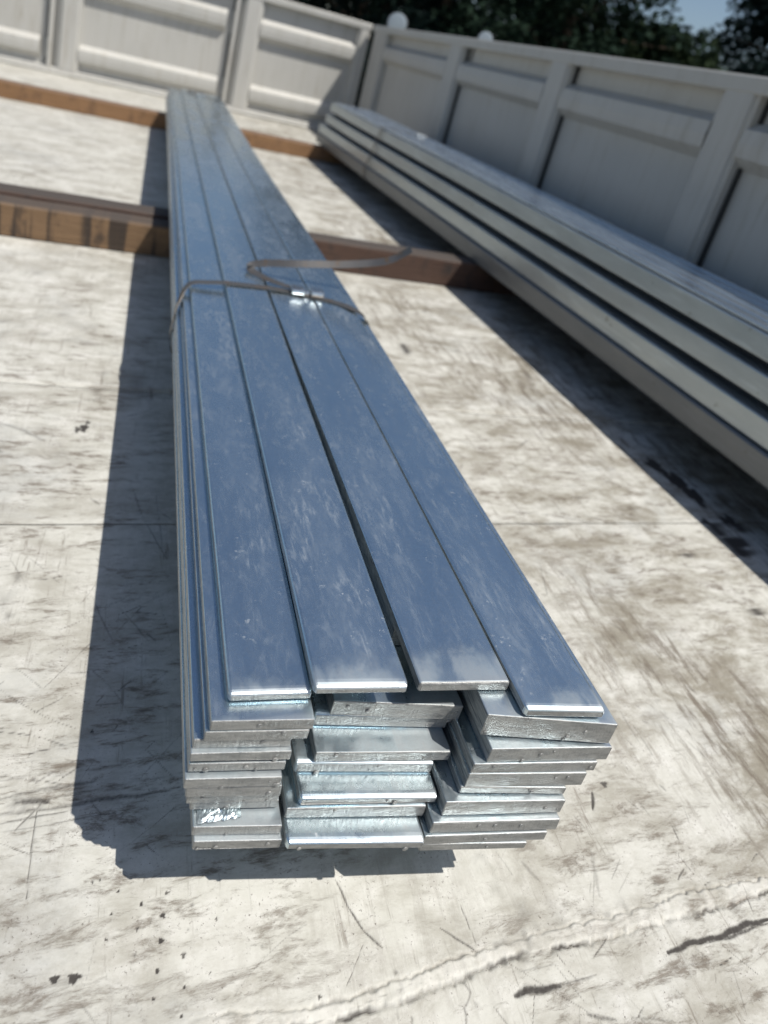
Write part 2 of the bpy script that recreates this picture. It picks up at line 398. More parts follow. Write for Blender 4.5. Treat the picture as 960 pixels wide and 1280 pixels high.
SCR=[(-0.032, 0.622, -0.029, 0.524, 0.0014, 0.64), (-0.083, 0.669, 0.025, 0.669, 0.0021, 0.4), (-0.081, 0.659, 0.099, 0.673, 0.0014, 0.4), (-0.078, 0.645, 0.037, 0.653, 0.004, 0.55), (-0.076, 0.633, 0.154, 0.648, 0.0021, 0.4), (-0.074, 0.623, 0.148, 0.627, 0.004, 0.6), (-0.072, 0.613, 0.011, 0.618, 0.0021, 0.56), (-0.07, 0.602, 0.07, 0.607, 0.0014, 0.48), (-0.022, 0.645, 0.121, 0.631, 0.0021, 0.4), (-0.058, 0.637, -0.02, 0.635, 0.006, 0.7), (-0.087, 0.691, 0.003, 0.691, 0.0014, 0.32), (0.0, 0.627, 0.033, 0.681, 0.001, 0.4), (0.062, 0.732, 0.053, 0.72, 0.0014, 0.64), (-0.158, 1.073, 0.171, 1.316, 0.0014, 0.28), (-0.154, 1.203, -0.043, 1.428, 0.0014, 0.32), (-0.19, 1.747, -0.019, 2.315, 0.0021, 0.32), (-0.229, 1.62, -0.19, 1.747, 0.0021, 0.28), (-0.229, 1.62, -0.204, 1.514, 0.0021, 0.24), (-0.204, 1.514, -0.167, 1.42, 0.0021, 0.24), (-0.151, 1.537, 0.0, 1.204, 0.0021, 0.28), (-0.165, 2.238, -0.083, 1.764, 0.0014, 0.24), (-0.161, 2.206, -0.133, 2.169, 0.0021, 0.32), (0.06, 1.284, 0.087, 1.18, 0.0021, 0.56), (0.087, 1.18, 0.134, 1.064, 0.0021, 0.56), (0.11, 1.263, 0.127, 1.065, 0.0021, 0.48), (0.052, 0.951, 0.101, 0.879, 0.0021, 0.48), (0.004, 0.98, 0.043, 0.883, 0.0021, 0.48), (-0.157, 1.069, 0.15, 1.073, 0.001, 0.28), (-0.154, 1.049, -0.008, 1.044, 0.001, 0.24), (-0.113, 2.514, -0.011, 2.729, 0.0021, 0.32), (-0.365, 2.18, -0.241, 2.269, 0.0021, 0.24), (0.343, 0.482, 0.352, 0.449, 0.0021, 0.72), (0.352, 0.449, 0.366, 0.421, 0.0021, 0.72), (0.366, 0.421, 0.384, 0.402, 0.0021, 0.72), (0.362, 0.41, 0.327, 0.371, 0.001, 0.64), (0.503, 0.427, 0.507, 0.396, 0.0014, 0.64), (0.466, 0.407, 0.508, 0.373, 0.0021, 0.64), (0.503, 0.427, 0.509, 0.375, 0.001, 0.48), (0.736, 0.452, 0.712, 0.4, 0.004, 0.35), (0.739, 0.452, 0.693, 0.385, 0.0014, 0.4), (0.6, 0.325, 0.536, 0.326, 0.006, 0.85), (0.655, 0.324, 0.588, 0.325, 0.0021, 0.56), (0.965, 0.329, 0.774, 0.325, 0.0055, 0.95), (0.959, 0.324, 0.836, 0.323, 0.0035, 0.7), (0.529, 0.367, 0.634, 0.285, 0.001, 0.56), (0.542, 0.348, 0.611, 0.343, 0.0014, 0.4), (0.812, 0.336, 0.836, 0.292, 0.001, 0.4), (0.677, 0.278, 0.73, 0.265, 0.0021, 0.48), (0.62, 0.291, 0.655, 0.28, 0.004, 0.6), (0.768, 0.309, 0.846, 0.303, 0.0021, 0.32), (0.9, 0.464, 0.896, 0.444, 0.0021, 0.64), (0.878, 0.43, 0.887, 0.398, 0.001, 0.64), (0.876, 0.408, 0.854, 0.396, 0.0021, 0.64), (0.943, 0.484, 0.934, 0.461, 0.0014, 0.48), (0.79, 0.531, 0.776, 0.506, 0.004, 0.8), (0.845, 0.514, 0.859, 0.494, 0.0014, 0.48), (1.072, 0.577, 1.062, 0.556, 0.0014, 0.48), (0.977, 1.027, 0.941, 0.932, 0.0017, 0.64), (1.044, 1.007, 1.075, 0.902, 0.0014, 0.56), (1.122, 1.036, 1.085, 0.998, 0.0014, 0.4), (0.974, 0.93, 1.014, 0.83, 0.001, 0.32), (0.947, 0.63, 0.948, 0.563, 0.0021, 0.4), (0.94, 0.671, 0.937, 0.594, 0.0021, 0.4), (0.995, 0.586, 1.014, 0.555, 0.0021, 0.4), (1.08, 0.607, 1.116, 0.542, 0.0021, 0.4), (1.178, 0.603, 1.175, 0.541, 0.0021, 0.4), (0.904, 0.818, 1.244, 0.813, 0.0014, 0.28), (0.922, 1.068, 1.33, 1.03, 0.0021, 0.28), (1.309, 1.214, 1.396, 0.872, 0.0014, 0.28), (1.387, 0.973, 1.374, 0.849, 0.0014, 0.32), (1.235, 1.353, 1.327, 1.059, 0.0014, 0.24), (0.878, 1.376, 1.207, 1.352, 0.0021, 0.24), (0.887, 1.18, 1.366, 1.142, 0.0021, 0.4), (0.926, 1.166, 1.17, 1.165, 0.005, 0.45), (0.85, 0.73, 1.258, 0.729, 0.0014, 0.24), (0.945, 0.704, 1.368, 0.7, 0.0014, 0.24), (1.158, 0.819, 1.387, 0.718, 0.0014, 0.28), (1.019, 0.751, 1.039, 0.627, 0.0014, 0.28), (0.981, 2.116, 1.388, 2.092, 0.0021, 0.24), (0.981, 1.931, 1.23, 1.911, 0.004, 0.3), (1.184, 0.698, 1.261, 0.602, 0.0014, 0.28), (0.651, 0.527, 0.687, 0.466, 0.0014, 0.24), (0.727, 0.343, 0.788, 0.35, 0.0014, 0.32), (0.22, 0.511, 0.284, 0.515, 0.0014, 0.24), (0.238, 0.491, 0.346, 0.495, 0.0017, 0.24), (0.052, 0.471, 0.043, 0.43, 0.001, 0.4), (0.066, 0.442, 0.064, 0.422, 0.0007, 0.32), (0.088, 0.424, 0.106, 0.387, 0.001, 0.32), (0.04, 0.417, 0.058, 0.397, 0.0014, 0.48), (0.23, 0.51, 0.23, 0.466, 0.0007, 0.24), (-0.038, 0.429, -0.012, 0.411, 0.001, 0.32)]
SPOT= [(0.012, 0.443, 0.0051, 0.004, 0.9), (0.032, 0.44, 0.0071, 0.005, 0.9), (0.027, 0.439, 0.0082, 0.0071, 0.4), (0.026, 0.724, 0.0032, 0.003, 0.8), (0.073, 0.515, 0.002, 0.001, 0.9), (0.051, 0.531, 0.0022, 0.001, 0.8), (0.043, 0.53, 0.002, 0.002, 0.8), (0.103, 0.523, 0.002, 0.003, 0.6), (0.13, 0.504, 0.0032, 0.002, 0.7), (0.1, 0.497, 0.002, 0.003, 0.9), (0.067, 0.493, 0.0014, 0.0014, 0.9), (0.125, 0.481, 0.0041, 0.003, 0.9), (0.159, 0.486, 0.003, 0.003, 0.6), (0.096, 0.473, 0.002, 0.003, 0.7), (0.062, 0.469, 0.0022, 0.001, 0.9), (0.123, 0.457, 0.0032, 0.003, 1), (0.154, 0.462, 0.002, 0.002, 0.6), (0.187, 0.467, 0.002, 0.002, 0.7), (0.094, 0.449, 0.0032, 0.003, 0.6), (0.148, 0.439, 0.003, 0.0032, 0.7), (0.119, 0.43, 0.002, 0.003, 1), (0.177, 0.417, 0.002, 0.001, 0.8), (0.115, 0.406, 0.002, 0.002, 1), (0.148, 0.41, 0.001, 0.001, 1), (0.144, 0.386, 0.0014, 0.001, 0.9), (0.032, 0.462, 0.001, 0.001, 0.6), (0.238, 0.43, 0.002, 0.002, 0.6), (0.298, 0.372, 0.003, 0.002, 0.7), (0.813, 0.398, 0.0061, 0.005, 0.4), (2.313, 2.278, 0.0051, 0.0122, 0.1), (1.664, 1.439, 0.028, 0.0469, 0.95), (1.688, 1.357, 0.034, 0.056, 0.95), (1.694, 1.29, 0.03, 0.0488, 0.95), (1.637, 1.147, 0.028, 0.0417, 0.85), (1.641, 1.07, 0.029, 0.0438, 0.9), (1.426, 1.071, 0.014, 0.0198, 0.95), (1.458, 1.044, 0.01, 0.0149, 0.95), (1.725, 1.164, 0.029, 0.0438, 0.9), (1.704, 1.081, 0.024, 0.0368, 0.85), (1.009, 2.148, 0.0255, 0.0538, 0.8), (1.492, 2.012, 0.0202, 0.0403, 0.6), (1.487, 0.859, 0.015, 0.0198, 0.8), (1.471, 0.831, 0.015, 0.0198, 0.8), (1.372, 1.142, 0.011, 0.0164, 0.6), (-0.059, 1.51, 0.0091, 0.0181, 0.9), (-0.073, 1.502, 0.0071, 0.014, 0.8), (-0.053, 1.535, 0.0061, 0.011, 0.7), (-0.019, 1.729, 0.0284, 0.0632, 0.4), (0.064, 1.724, 0.0424, 0.091, 0.45), (-0.048, 1.704, 0.0202, 0.0431, 0.4), (0.69, 0.385, 0.01, 0.0086, 0.3), (0.578, 0.37, 0.0112, 0.0089, 0.5), (0.636, 0.404, 0.0163, 0.0139, 0.25), (0.59, 0.403, 0.0214, 0.017, 0.35), (0.637, 0.385, 0.0263, 0.0225, 0.3), (0.563, 0.435, 0.0161, 0.0143, 0.25), (-0.134, 0.979, 0.0241, 0.0367, 0.35), (-0.122, 1.029, 0.01, 0.0153, 0.5), (-0.122, 0.944, 0.0091, 0.0143, 0.5), (-0.058, 0.637, 0.011, 0.0132, 0.5), (-0.048, 0.629, 0.0102, 0.01, 0.4), (0.557, 0.476, 0.0122, 0.0098, 0.3), (1.057, 0.625, 0.0543, 0.061, 0.15), (0.82, 0.54, 0.0061, 0.0058, 0.7), (0.483, 0.329, 0.0041, 0.0041, 0.4), (0.394, 0.376, 0.004, 0.0032, 0.6)]
UP= [(0.181, 0.378), (0.278, 0.365), (0.334, 0.362), (0.386, 0.367), (0.417, 0.367), (0.463, 0.373), (0.514, 0.374), (0.569, 0.375), (0.619, 0.376), (0.683, 0.375), (0.751, 0.375), (0.843, 0.38), (0.925, 0.376), (1.012, 0.373)]
LO= [(0.205, 0.361), (0.293, 0.35), (0.392, 0.352), (0.439, 0.355), (0.49, 0.358), (0.561, 0.361), (0.622, 0.36), (0.696, 0.355), (0.752, 0.358), (0.823, 0.357), (0.899, 0.357), (0.997, 0.359)]
PATCH= [(0.393, 0.358), (0.4, 0.332), (0.399, 0.315), (0.45, 0.304), (0.466, 0.329), (0.48, 0.341), (0.472, 0.354), (0.434, 0.354)]

_r = random.Random(77)
def rand_scr(n, x0, x1, y0, y1, l0, l1, w0, w1, s0, s1, angs):
    for _ in range(n):
        a = math.radians(_r.choice(angs) + _r.gauss(0, 9)); L = l0 + (l1 - l0) * _r.random() ** 2
        x = _r.uniform(x0, x1); y = _r.uniform(y0, y1); k = _r.uniform(-.5, .5); n_ = 4 if L > .05 else 1
        for i in range(n_):
            x2 = x + math.cos(a) * L / n_; y2 = y + math.sin(a) * L / n_
            SCR.append((x, y, x2, y2, _r.uniform(w0, w1), _r.uniform(s0, s1))); x, y = x2, y2; a += k / n_
rand_scr(60, -.15, 1.1, .23, 1.15, .02, .22, .0006, .0012, .2, .55, (-50, -62, 5, 80, 35))
rand_scr(120, .55, 1.15, .45, 1.1, .01, .07, .0012, .0045, .15, .5, (-58, -50, -66))
rand_scr(35, .5, 1.1, .24, .42, .01, .05, .0008, .0016, .4, .8, (-60, 60, 20))
rand_scr(50, -.2, .13, .6, 1.15, .02, .16, .0008, .002, .35, .7, (5, 40, -50))
rand_scr(60, -.3, 1.7, 1.18, 1.69, .03, .3, .0012, .0035, .35, .7, (0, -40, 35))
rand_scr(40, -.8, 2.0, 1.75, 3.3, .1, .6, .006, .012, .25, .5, (0, 30, -30))
for _ in range(26):
    SPOT.append((_r.uniform(-.1, 1.1), _r.uniform(.24, 1.1), _r.uniform(.012, .05), _r.uniform(.006, .018), _r.uniform(.08, .22)))
for _ in range(14):
    SPOT.append((_r.uniform(-.3, 1.5), _r.uniform(1.2, 1.68), _r.uniform(.02, .08), _r.uniform(.008, .03), _r.uniform(.1, .28)))
for _ in range(30):
    SPOT.append((_r.uniform(-1.0, 2.0), _r.uniform(1.75, 3.3), _r.uniform(.05, .16), _r.uniform(.02, .05), _r.uniform(.1, .3)))
def segmask(X, Y, scr, out, seed=0):
    rr = random.Random(seed)
    for x0, y0, x1, y1, wd, s in scr:
        m_ = wd * 4 + 0.004
        sel = (X > min(x0, x1) - m_) & (X < max(x0, x1) + m_) & (Y > min(y0, y1) - m_) & (Y < max(y0, y1) + m_)
        if not sel.any(): continue
        px = X[sel]; py = Y[sel]; dx = x1 - x0; dy = y1 - y0; L2 = dx * dx + dy * dy + 1e-12
        t = np.clip(((px - x0) * dx + (py - y0) * dy) / L2, 0, 1); L = math.sqrt(L2)
        ph = rr.random() * 9
        wob = 0.3 * wd * np.sin(t * L * 60 + ph) + 0.15 * wd * np.sin(t * L * 171 + ph * 2)
        nx = -dy / L; ny = dx / L
        d = np.hypot(px - x0 - t * dx - nx * wob, py - y0 - t * dy - ny * wob)
        wloc = wd * 0.95 * (0.35 + 0.65 * np.sin(np.pi * np.clip(t, 0.02, 0.98)) ** 0.5) * (0.9 + 0.14 * np.sin(t * L * 45 + ph * 3) + 0.10 * (hashn(px, py, 300, 3) - .5))
        v = s * np.clip(1.35 - d / np.maximum(wloc, 4e-4), 0, 1) * (0.85 + 0.3 * (hashn(px, py, 420, 8) - .5)) * 1.15
        out[sel] = np.maximum(out[sel], v)

def spotmask(X, Y, sp, out):
    for i, (x0, y0, rx, ry, s) in enumerate(sp):
        rx = max(rx, 0.0016); ry = max(ry, 0.0014); q = max(rx, ry) * 1.8
        sel = (abs(X - x0) < q) & (abs(Y - y0) < q)
        if not sel.any(): continue
        px = (X[sel] - x0); py = (Y[sel] - y0)
        a = np.arctan2(py / ry, px / rx)
        rad = 1 + 0.22 * np.sin(3 * a + i) + 0.14 * np.sin(5 * a + 2.3 * i) + 0.1 * np.sin(9 * a + i * 4)
        d = np.hypot(px / rx, py / ry) / rad
        edge = 0.35 if s > 0.6 else 1.3
        v = s * np.clip((1 - d) / edge + 0.3, 0, 1)
        out[sel] = np.maximum(out[sel], v)

def polyd(X, Y, pts):
    """piecewise line y(x)"""
    xs = [p[0] for p in pts]; ys = [p[1] for p in pts]
    return np.interp(X, xs, ys)

def hashn(X, Y, f, seed):
    """cheap smooth value noise on arrays"""
    u = X * f; v = Y * f; iu = np.floor(u).astype(np.int64); iv = np.floor(v).astype(np.int64)
    fu = u - iu; fv = v - iv; fu = fu * fu * (3 - 2 * fu); fv = fv * fv * (3 - 2 * fv)
    def h(a, b):
        n = (a * 374761393 + b * 668265263 + seed * 982451653) & 0xffffffff
        n = ((n ^ (n >> 13)) * 1274126177) & 0xffffffff
        return ((n ^ (n >> 16)) & 0xffff) / 65535.0
    return (h(iu, iv) * (1 - fu) * (1 - fv) + h(iu + 1, iv) * fu * (1 - fv) + h(iu, iv + 1) * (1 - fu) * fv + h(iu + 1, iv + 1) * fu * fv)

def axis(lo, hi, dlo, dhi, fine, coarse):
    a = list(np.arange(lo, dlo, coarse)) if lo < dlo else []
    dlo = max(lo, dlo); dhi = min(hi, dhi)
    b = list(np.linspace(dlo, dhi, max(2, int(round((dhi - dlo) / fine)) + 1)))
    c = []
    if hi > dhi + 1e-6:
        c = list(np.linspace(dhi, hi, max(2, int(math.ceil((hi - dhi) / coarse)) + 1)))[1:]
    return np.array(a + b + c)

XL, XR = -2.05, 2.365
plate_n = [0]
def floor_plate(y0, y1, dx, dy, xr=(-0.25, 1.6)):
    xs = axis(XL, XR, xr[0], xr[1], dx, max(0.05, dx * 2)); ys = axis(y0, y1, 0.16, 9.0, dy, 0.05)
    if dy < 0.002: ys = np.concatenate([axis(y0, 0.62, 0.20, 9, dy, 0.05), axis(0.62, y1, 0.62, 9, 0.0028, 0.05)[1:]])
    # narrow chamfer at both long edges: a real joint between the sheets
    g = 0.0012
    ys[0] += g; ys[-1] -= g
    X, Y = np.meshgrid(xs, ys); Z = np.zeros_like(X); Wm = np.zeros_like(X); pale = np.zeros_like(X)
    Z += 0.0012 * (hashn(X, Y, 3.1, 5) - 0.5) + 0.0008 * (hashn(X, Y, 11, 6) - 0.5)
    if y0 < 0.3:
        pass
    if 0.2 < y1 < 1.3:
        segmask(X, Y, SCR, Wm, 3); spotmask(X, Y, SPOT, Wm)
        rag = 0.006 * (hashn(X, Y, 70, 1) - 0.5) + 0.004 * (hashn(X, Y, 190, 2) - 0.5)
        up = polyd(X, Y, UP) + rag; lo = polyd(X, Y, LO) + 0.006 * (hashn(X, Y, 60, 3) - 0.5) + 0.004 * (hashn(X, Y, 210, 4) - 0.5)
        inside = np.clip((up - Y) / 0.0025 + 0.5, 0, 1) * np.clip((Y - lo) / 0.0025 + 0.5, 0, 1)
        live = np.clip((X - 0.12) / 0.10, 0, 1)
        pale = inside * live
        Z += 0.0017 * inside * live * (0.75 + 0.5 * hashn(X, Y, 45, 9))
        Z += 0.0012 * inside * live * (hashn(X, Y, 130, 31) - 0.5)
        e1 = np.clip(1 - np.abs(Y - up - 0.0008) / 0.0026, 0, 1) * np.clip(hashn(X, Y, 20, 11) * 1.8 - 0.1, 0.1, 1)
        e2 = np.clip(1 - np.abs(Y - lo + 0.0012) / 0.0046, 0, 1) * np.clip(hashn(X, Y, 24, 12) * 2.2 - 0.1, 0.25, 1)
        Wm = np.maximum(Wm, 0.9 * np.maximum(e1 * 0.55, e2 * np.clip(hashn(X, Y, 16, 41) * 2 - .35, .15, 1)) * live)
        Z -= 0.0024 * np.maximum(e1, e2) * live
        # dirt collected along the repaired joint
        band = np.exp(-((Y - (up + lo) / 2) / 0.022) ** 2) * (1 - inside) * np.clip(hashn(X, Y, 90, 13) * 2.4 - 1.1, 0, 1) * np.clip(hashn(X, Y, 9, 17) * 2 - 0.5, 0, 1)
        Wm = np.maximum(Wm, 0.55 * band * live)
        # bare patch with a dark outline beside the joint
        pc = np.array(PATCH); cx_, cy_ = pc.mean(0)
        a = np.arctan2((Y - cy_), (X - cx_) * 0.75); pr = np.interp(a, *zip(*sorted((math.atan2(p[1] - cy_, (p[0] - cx_) * 0.75), math.hypot(p[1] - cy_, (p[0] - cx_) * 0.75)) for p in PATCH)))
        pd = np.hypot(Y - cy_, (X - cx_) * 0.75) - pr
        Wm = np.maximum(Wm, 0.6 * np.clip(1 - np.abs(pd) / 0.0022, 0, 1) * np.clip(hashn(X, Y, 40, 21) * 2 - 0.3, 0, 1))
        Z += np.where(Wm > 0.5, -0.0006, 0)
    elif y1 < 4:
        segmask(X, Y, SCR, Wm, 3); spotmask(X, Y, SPOT, Wm)
    Wm[0, :] = np.maximum(Wm[0, :], 0.5 if 1 < y0 < 1.3 else 0.15); Wm[-1, :] = np.maximum(Wm[-1, :], 0.5 if y1 < 1.3 else 0.15)
    nx, ny = len(xs), len(ys)
    V = np.stack([X - BL.x, Y - BL.y, Z - BL.z], -1).reshape(-1, 3)
    # skirt: the sheet has thickness
    idx = np.arange(nx * ny).reshape(ny, nx)
    a = idx[:-1, :-1].ravel(); b = idx[:-1, 1:].ravel(); c = idx[1:, 1:].ravel(); d = idx[1:, :-1].ravel()
    F = np.stack([a, b, c, d], 1)
    ring = np.concatenate([idx[0, :], idx[1:, -1], idx[-1, -2::-1], idx[-2:0:-1, 0]])
    base = len(V); VB = V[ring].copy(); VB[:, 2] = -0.012 - BL.z
    V = np.concatenate([V, VB]); k = len(ring); r2 = np.arange(k)
    S_ = np.stack([ring, base + r2, base + (r2 + 1) % k, np.roll(ring, -1)], 1)
    F = np.concatenate([F, S_])
    me = bpy.data.meshes.new("floor_plate")
    me.vertices.add(len(V)); me.vertices.foreach_set("co", V.astype(np.float32).ravel())
    me.loops.add(F.size); me.loops.foreach_set("vertex_index", F.astype(np.int32).ravel())
    me.polygons.add(len(F)); me.polygons.foreach_set("loop_start", np.arange(0, F.size, 4, dtype=np.int32))
    sm = np.ones(len(F), dtype=bool); sm[-k:] = False
    me.update(calc_edges=True)
    me.polygons.foreach_set("use_smooth", sm)
    at = me.attributes.new("wear", 'FLOAT', 'POINT')
    at.data.foreach_set("value", np.concatenate([Wm.ravel(), np.zeros(k)]).astype(np.float32))
    at2 = me.attributes.new('pale', 'FLOAT', 'POINT')
    at2.data.foreach_set('value', np.concatenate([pale.ravel(), np.zeros(k)]).astype(np.float32))
    me.materials.append(FLOOR); me.update()
    o = bpy.data.objects.new("floor_plate", me); COL.objects.link(o); o.parent = bed
    return o

floor_plate(-1.2, 1.167, 0.0017, 0.0017, (-0.20, 1.16))
floor_plate(1.167, 1.70, 0.003, 0.003, (-0.3, 1.95))
for ya, yb in ((1.70, 3.4), (3.4, 5.0), (5.0, 6.6), (6.6, 8.14)):
    floor_plate(ya, yb, 0.03, 0.03, (-1.5, 2.0))

# chassis and wheels under the floor
mb = MB()
mb.box(XL, XR, -1.2, 8.14, -0.16, -0.02)
mb.build("under_floor", FRAME_AND_SHADE, bed, loc=rel(BL))
for hx in (-0.55, 0.70):
    mb = MB(); mb.box(hx, hx + 0.15, -1.2, 8.1, -0.42, -0.162); mb.build("chassis_rail", FRAME_AND_SHADE, bed, loc=rel(BL))
for yy in (0.4, 1.7, 6.6):
    for xx, sx in ((-1.55, -1), (1.75, 1)):
        wh = MB(); wh.cyl((xx, yy, -0.76), (1, 0, 0), 0.47, 0.28, 36)
        wo = wh.build("wheel", RUBBER_AND_SHADE, bed, loc=rel(BL))
        hb = MB(); hb.cyl((xx - 0.01 if sx < 0 else xx + 0.26, yy, -0.76), (1, 0, 0), 0.27, 0.03, 28)
        hb.build("rim", PAINT, wo)
    ax = MB(); ax.cyl((-1.3, yy, -0.76), (1, 0, 0), 0.06, 3.1, 12)
    ax.build("axle", FRAME_AND_SHADE, bed, loc=rel(BL))
    for hx in (-0.52, 0.73):
        sp_ = MB(); sp_.box(hx, hx + 0.09, yy - 0.06, yy + 0.06, -0.72, -0.40)
        sp_.build("axle_hanger", FRAME_AND_SHADE, bed, loc=rel(BL))

# ---- gates.  panel profile: (depth behind the inner face, height)
def panel_profile(lowrib, uprib, z0, z1, dep=0.075):
    f = [(dep, z0)]
    if lowrib: f += [(dep, lowrib[0]), (0.012, lowrib[1]), (0.008, (lowrib[1] + lowrib[2]) / 2), (0.012, lowrib[2]), (dep, lowrib[3])]
    if uprib: f += [(dep, uprib[0]), (0.012, uprib[1]), (0.008, (uprib[1] + uprib[2]) / 2), (0.012, uprib[2]), (dep, uprib[3])]
    f += [(dep, z1)]
    return f + [(d + 0.006, z) for d, z in reversed(f)]

def post_profile(w, dep=0.078):
    h = w / 2
    return [(-h - 0.022, dep - 0.004), (-h - 0.02, 0.022), (-h, 0.020), (-h + 0.006, 0.004), (-h + 0.02, 0), (h - 0.02, 0), (h - 0.006, 0.004), (h, 0.020), (h + 0.02, 0.022), (h + 0.022, dep - 0.004),
            (h + 0.02, dep + 0.02), (-h - 0.02, dep + 0.02)]

# side gate (runs along y at x = XW)
mb = MB()
rp = [(0.095, ZT), (0.095, 1.232), (0.002, 1.228), (-0.004, 1.236), (-0.006, 1.292), (0.0, ZT)]
mb.prism(rp, lambda u, w_, t: (XW + u, t, w_), -1.15, 8.06, 40)
bp = [(0.095, 0.0), (0.095, 0.055), (0.004, 0.05), (0.0, 0.044), (0.0, 0.003), (0.004, 0.0)]
mb.prism(bp, lambda u, w_, t: (XW + u, t, w_ + 0.004), -1.15, 8.06, 20)
sg = mb.build("side_gate", PAINT, bed, loc=rel(BL), label="side gate in shade with pressed ribbed panels")
post_y = [(-0.80, 0.20), (0.80, 0.19), (2.40, 0.17), (3.875, 0.19), (5.55, 0.25), (7.78, 0.46)]
edges = [-1.15]
for yc, wd in post_y:
    pb = MB(); pb.prism(post_profile(wd), lambda u, w_, t, yc=yc: (XW + w_ * 1.0 + 0.001, yc + u, t), 0.058, 1.229, 12)
    pb.build("gate_post", PAINT, sg)
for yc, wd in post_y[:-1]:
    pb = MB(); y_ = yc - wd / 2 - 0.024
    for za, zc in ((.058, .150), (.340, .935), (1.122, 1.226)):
        pb = MB(); pb.box(XW + .052, XW + .0735, y_ - .013, y_ - .001, za, zc, .003); pb.build('slit_shade_strip', RUBBER_AND_SHADE, sg)  # added black strip: painted shade slit on the near side of each post
pp_side = panel_profile((0.12, 0.18, 0.30, 0.35), (0.925, 0.975, 1.09, 1.13), 0.052, 1.234)
pe = [-1.15] + sum([[yc - wd / 2 - 0.015, yc + wd / 2 + 0.015] for yc, wd in post_y], []) + [8.06]
for i in range(0, len(pe), 2):
    if pe[i + 1] - pe[i] < 0.05: continue
    pb = MB(); pb.prism(pp_side, lambda u, w_, t: (XW + u, t, w_), pe[i], pe[i + 1], 12)
    pb.build("pressed_panel", PAINT, sg)

# end gate (runs along x at y = YE)
mb = MB()
mb.prism(rp, lambda u, w_, t: (t, YE + u, w_), XL, XW - 0.012, 30)
mb.prism(bp, lambda u, w_, t: (t, YE + u - 0.0, w_ + 0.004), XL, XW - 0.012, 20)
mb.box(XL, XW - 0.015, YE - 0.09, YE - 0.004, 0.003, 0.03, 0.006)
eg = mb.build("end_gate", PAINT, bed, loc=rel(BL), label="sunlit end gate with pale ribbed panels")
epost = [(-2.60 + 0.62, 0.12), (-0.86, 0.17), (0.94, 0.17), (2.215, 0.10)]
pp_end = panel_profile((0.115, 0.17, 0.285, 0.335), (0.81, 0.875, 1.0, 1.055), 0.052, 1.234)
xs_ = [XL]
for i, (xc, wd) in enumerate(epost):
    pb = MB(); pb.prism(post_profile(wd), lambda u, w_, t, xc=xc: (xc + u, YE + w_ + 0.001, t), 0.058, 1.229, 12)
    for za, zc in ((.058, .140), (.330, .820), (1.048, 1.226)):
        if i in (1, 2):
            sb_ = MB(); sb_.box(xc - .216, xc - .201, YE + .050, YE + .0735, za, zc, .003); sb_.build('slit_shade_strip', RUBBER_AND_SHADE, eg)  # added black strip paints the shade slit left of the flange
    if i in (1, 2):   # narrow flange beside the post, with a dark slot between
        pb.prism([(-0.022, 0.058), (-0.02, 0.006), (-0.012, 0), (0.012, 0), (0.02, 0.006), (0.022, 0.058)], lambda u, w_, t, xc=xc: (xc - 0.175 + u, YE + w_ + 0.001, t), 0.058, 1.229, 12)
    pb.build("gate_post", PAINT, eg)
pe = [XL] + sum([[xc - wd / 2 - 0.015, xc + wd / 2 + 0.015] for xc, wd in epost], []) + [XW - 0.012]
for i in range(0, len(pe), 2):
    if pe[i + 1] - pe[i] < 0.03: continue
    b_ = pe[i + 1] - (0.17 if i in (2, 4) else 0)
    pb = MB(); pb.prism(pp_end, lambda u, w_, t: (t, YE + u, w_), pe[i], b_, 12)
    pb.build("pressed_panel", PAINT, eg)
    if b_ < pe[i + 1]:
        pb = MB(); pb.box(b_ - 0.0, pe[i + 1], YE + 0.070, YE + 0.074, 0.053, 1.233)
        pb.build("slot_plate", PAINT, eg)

# ================================================================= TIMBERS
def timber(name, label, x0, x1, y0, y1, h, mat, seed, group="timbers laid across the truck bed", yaw=0.0):
    r_ = random.Random(seed)
    mbt = MB(); n = 60; k = 0
    prof = [(0.006, 0), (y1 - y0 - 0.006, 0), (y1 - y0, 0.006), (y1 - y0, h - 0.007), (y1 - y0 - 0.007, h), (0.007, h), (0, h - 0.007), (0, 0.006)]
    def fn(u, w_, t):
        jx = noise.noise(Vector((t * 5, u * 20 + seed, w_ * 20))) * 0.0035
        return (t - x0, u + jx + (t - x0) * yaw, max(0.001, w_ + (jx * 0.8 if w_ > h * 0.5 else 0)))
    mbt.prism(prof, fn, x0, x1, n)
    o = mbt.build(name, mat, None, loc=(x0, y0, 0.0005))
    o["label"] = label; o["category"] = "timber"; o["group"] = group
    return o
timber("timber_bearer", "orange brown timber bearer lying on the bed by the end gate", -1.75, 2.02, 5.93, 6.06, 0.126, T_ORANGE, 3, yaw=0.004)
timber("timber_bearer", "dark red brown timber bearer under the middle of both steel bundles", -1.75, 2.08, 2.945, 3.06, 0.145, T_RED, 9)
timber("timber_bearer", "blotchy brown timber block in front of the dark bearer, left of the steel flat bars", -1.75, 0.35, 2.815, 2.925, 0.135, T_BROWN, 14, yaw=-0.002)
timber("timber_bearer", "timber bearer hidden under the near overhang of the steel bundle", 0.20, 2.05, 1.33, 1.43, 0.145, T_RED, 29) if False else None

# ================================================================= STEEL FLAT BAR BUNDLE
def sstep(a, b, x):
    t = min(1, max(0, (x - a) / (b - a))); return t * t * (3 - 2 * t)
def warp(x, y, z):
    x = 0.14 + (x - 0.14) * (1 - 0.075 * sstep(1.5, 3.8, y))
    z = z - 0.020 * sstep(3.1, 5.9, y) + 0.0 
    return x, y, z
BY = 0.45
bundle = thing("steel_bar_bundle", "strapped bundle of galvanised steel flat bars lying lengthwise on the timbers in the middle", "steel bundle", (0.37, BY, 0.146))
BUN = Vector(bundle.location)

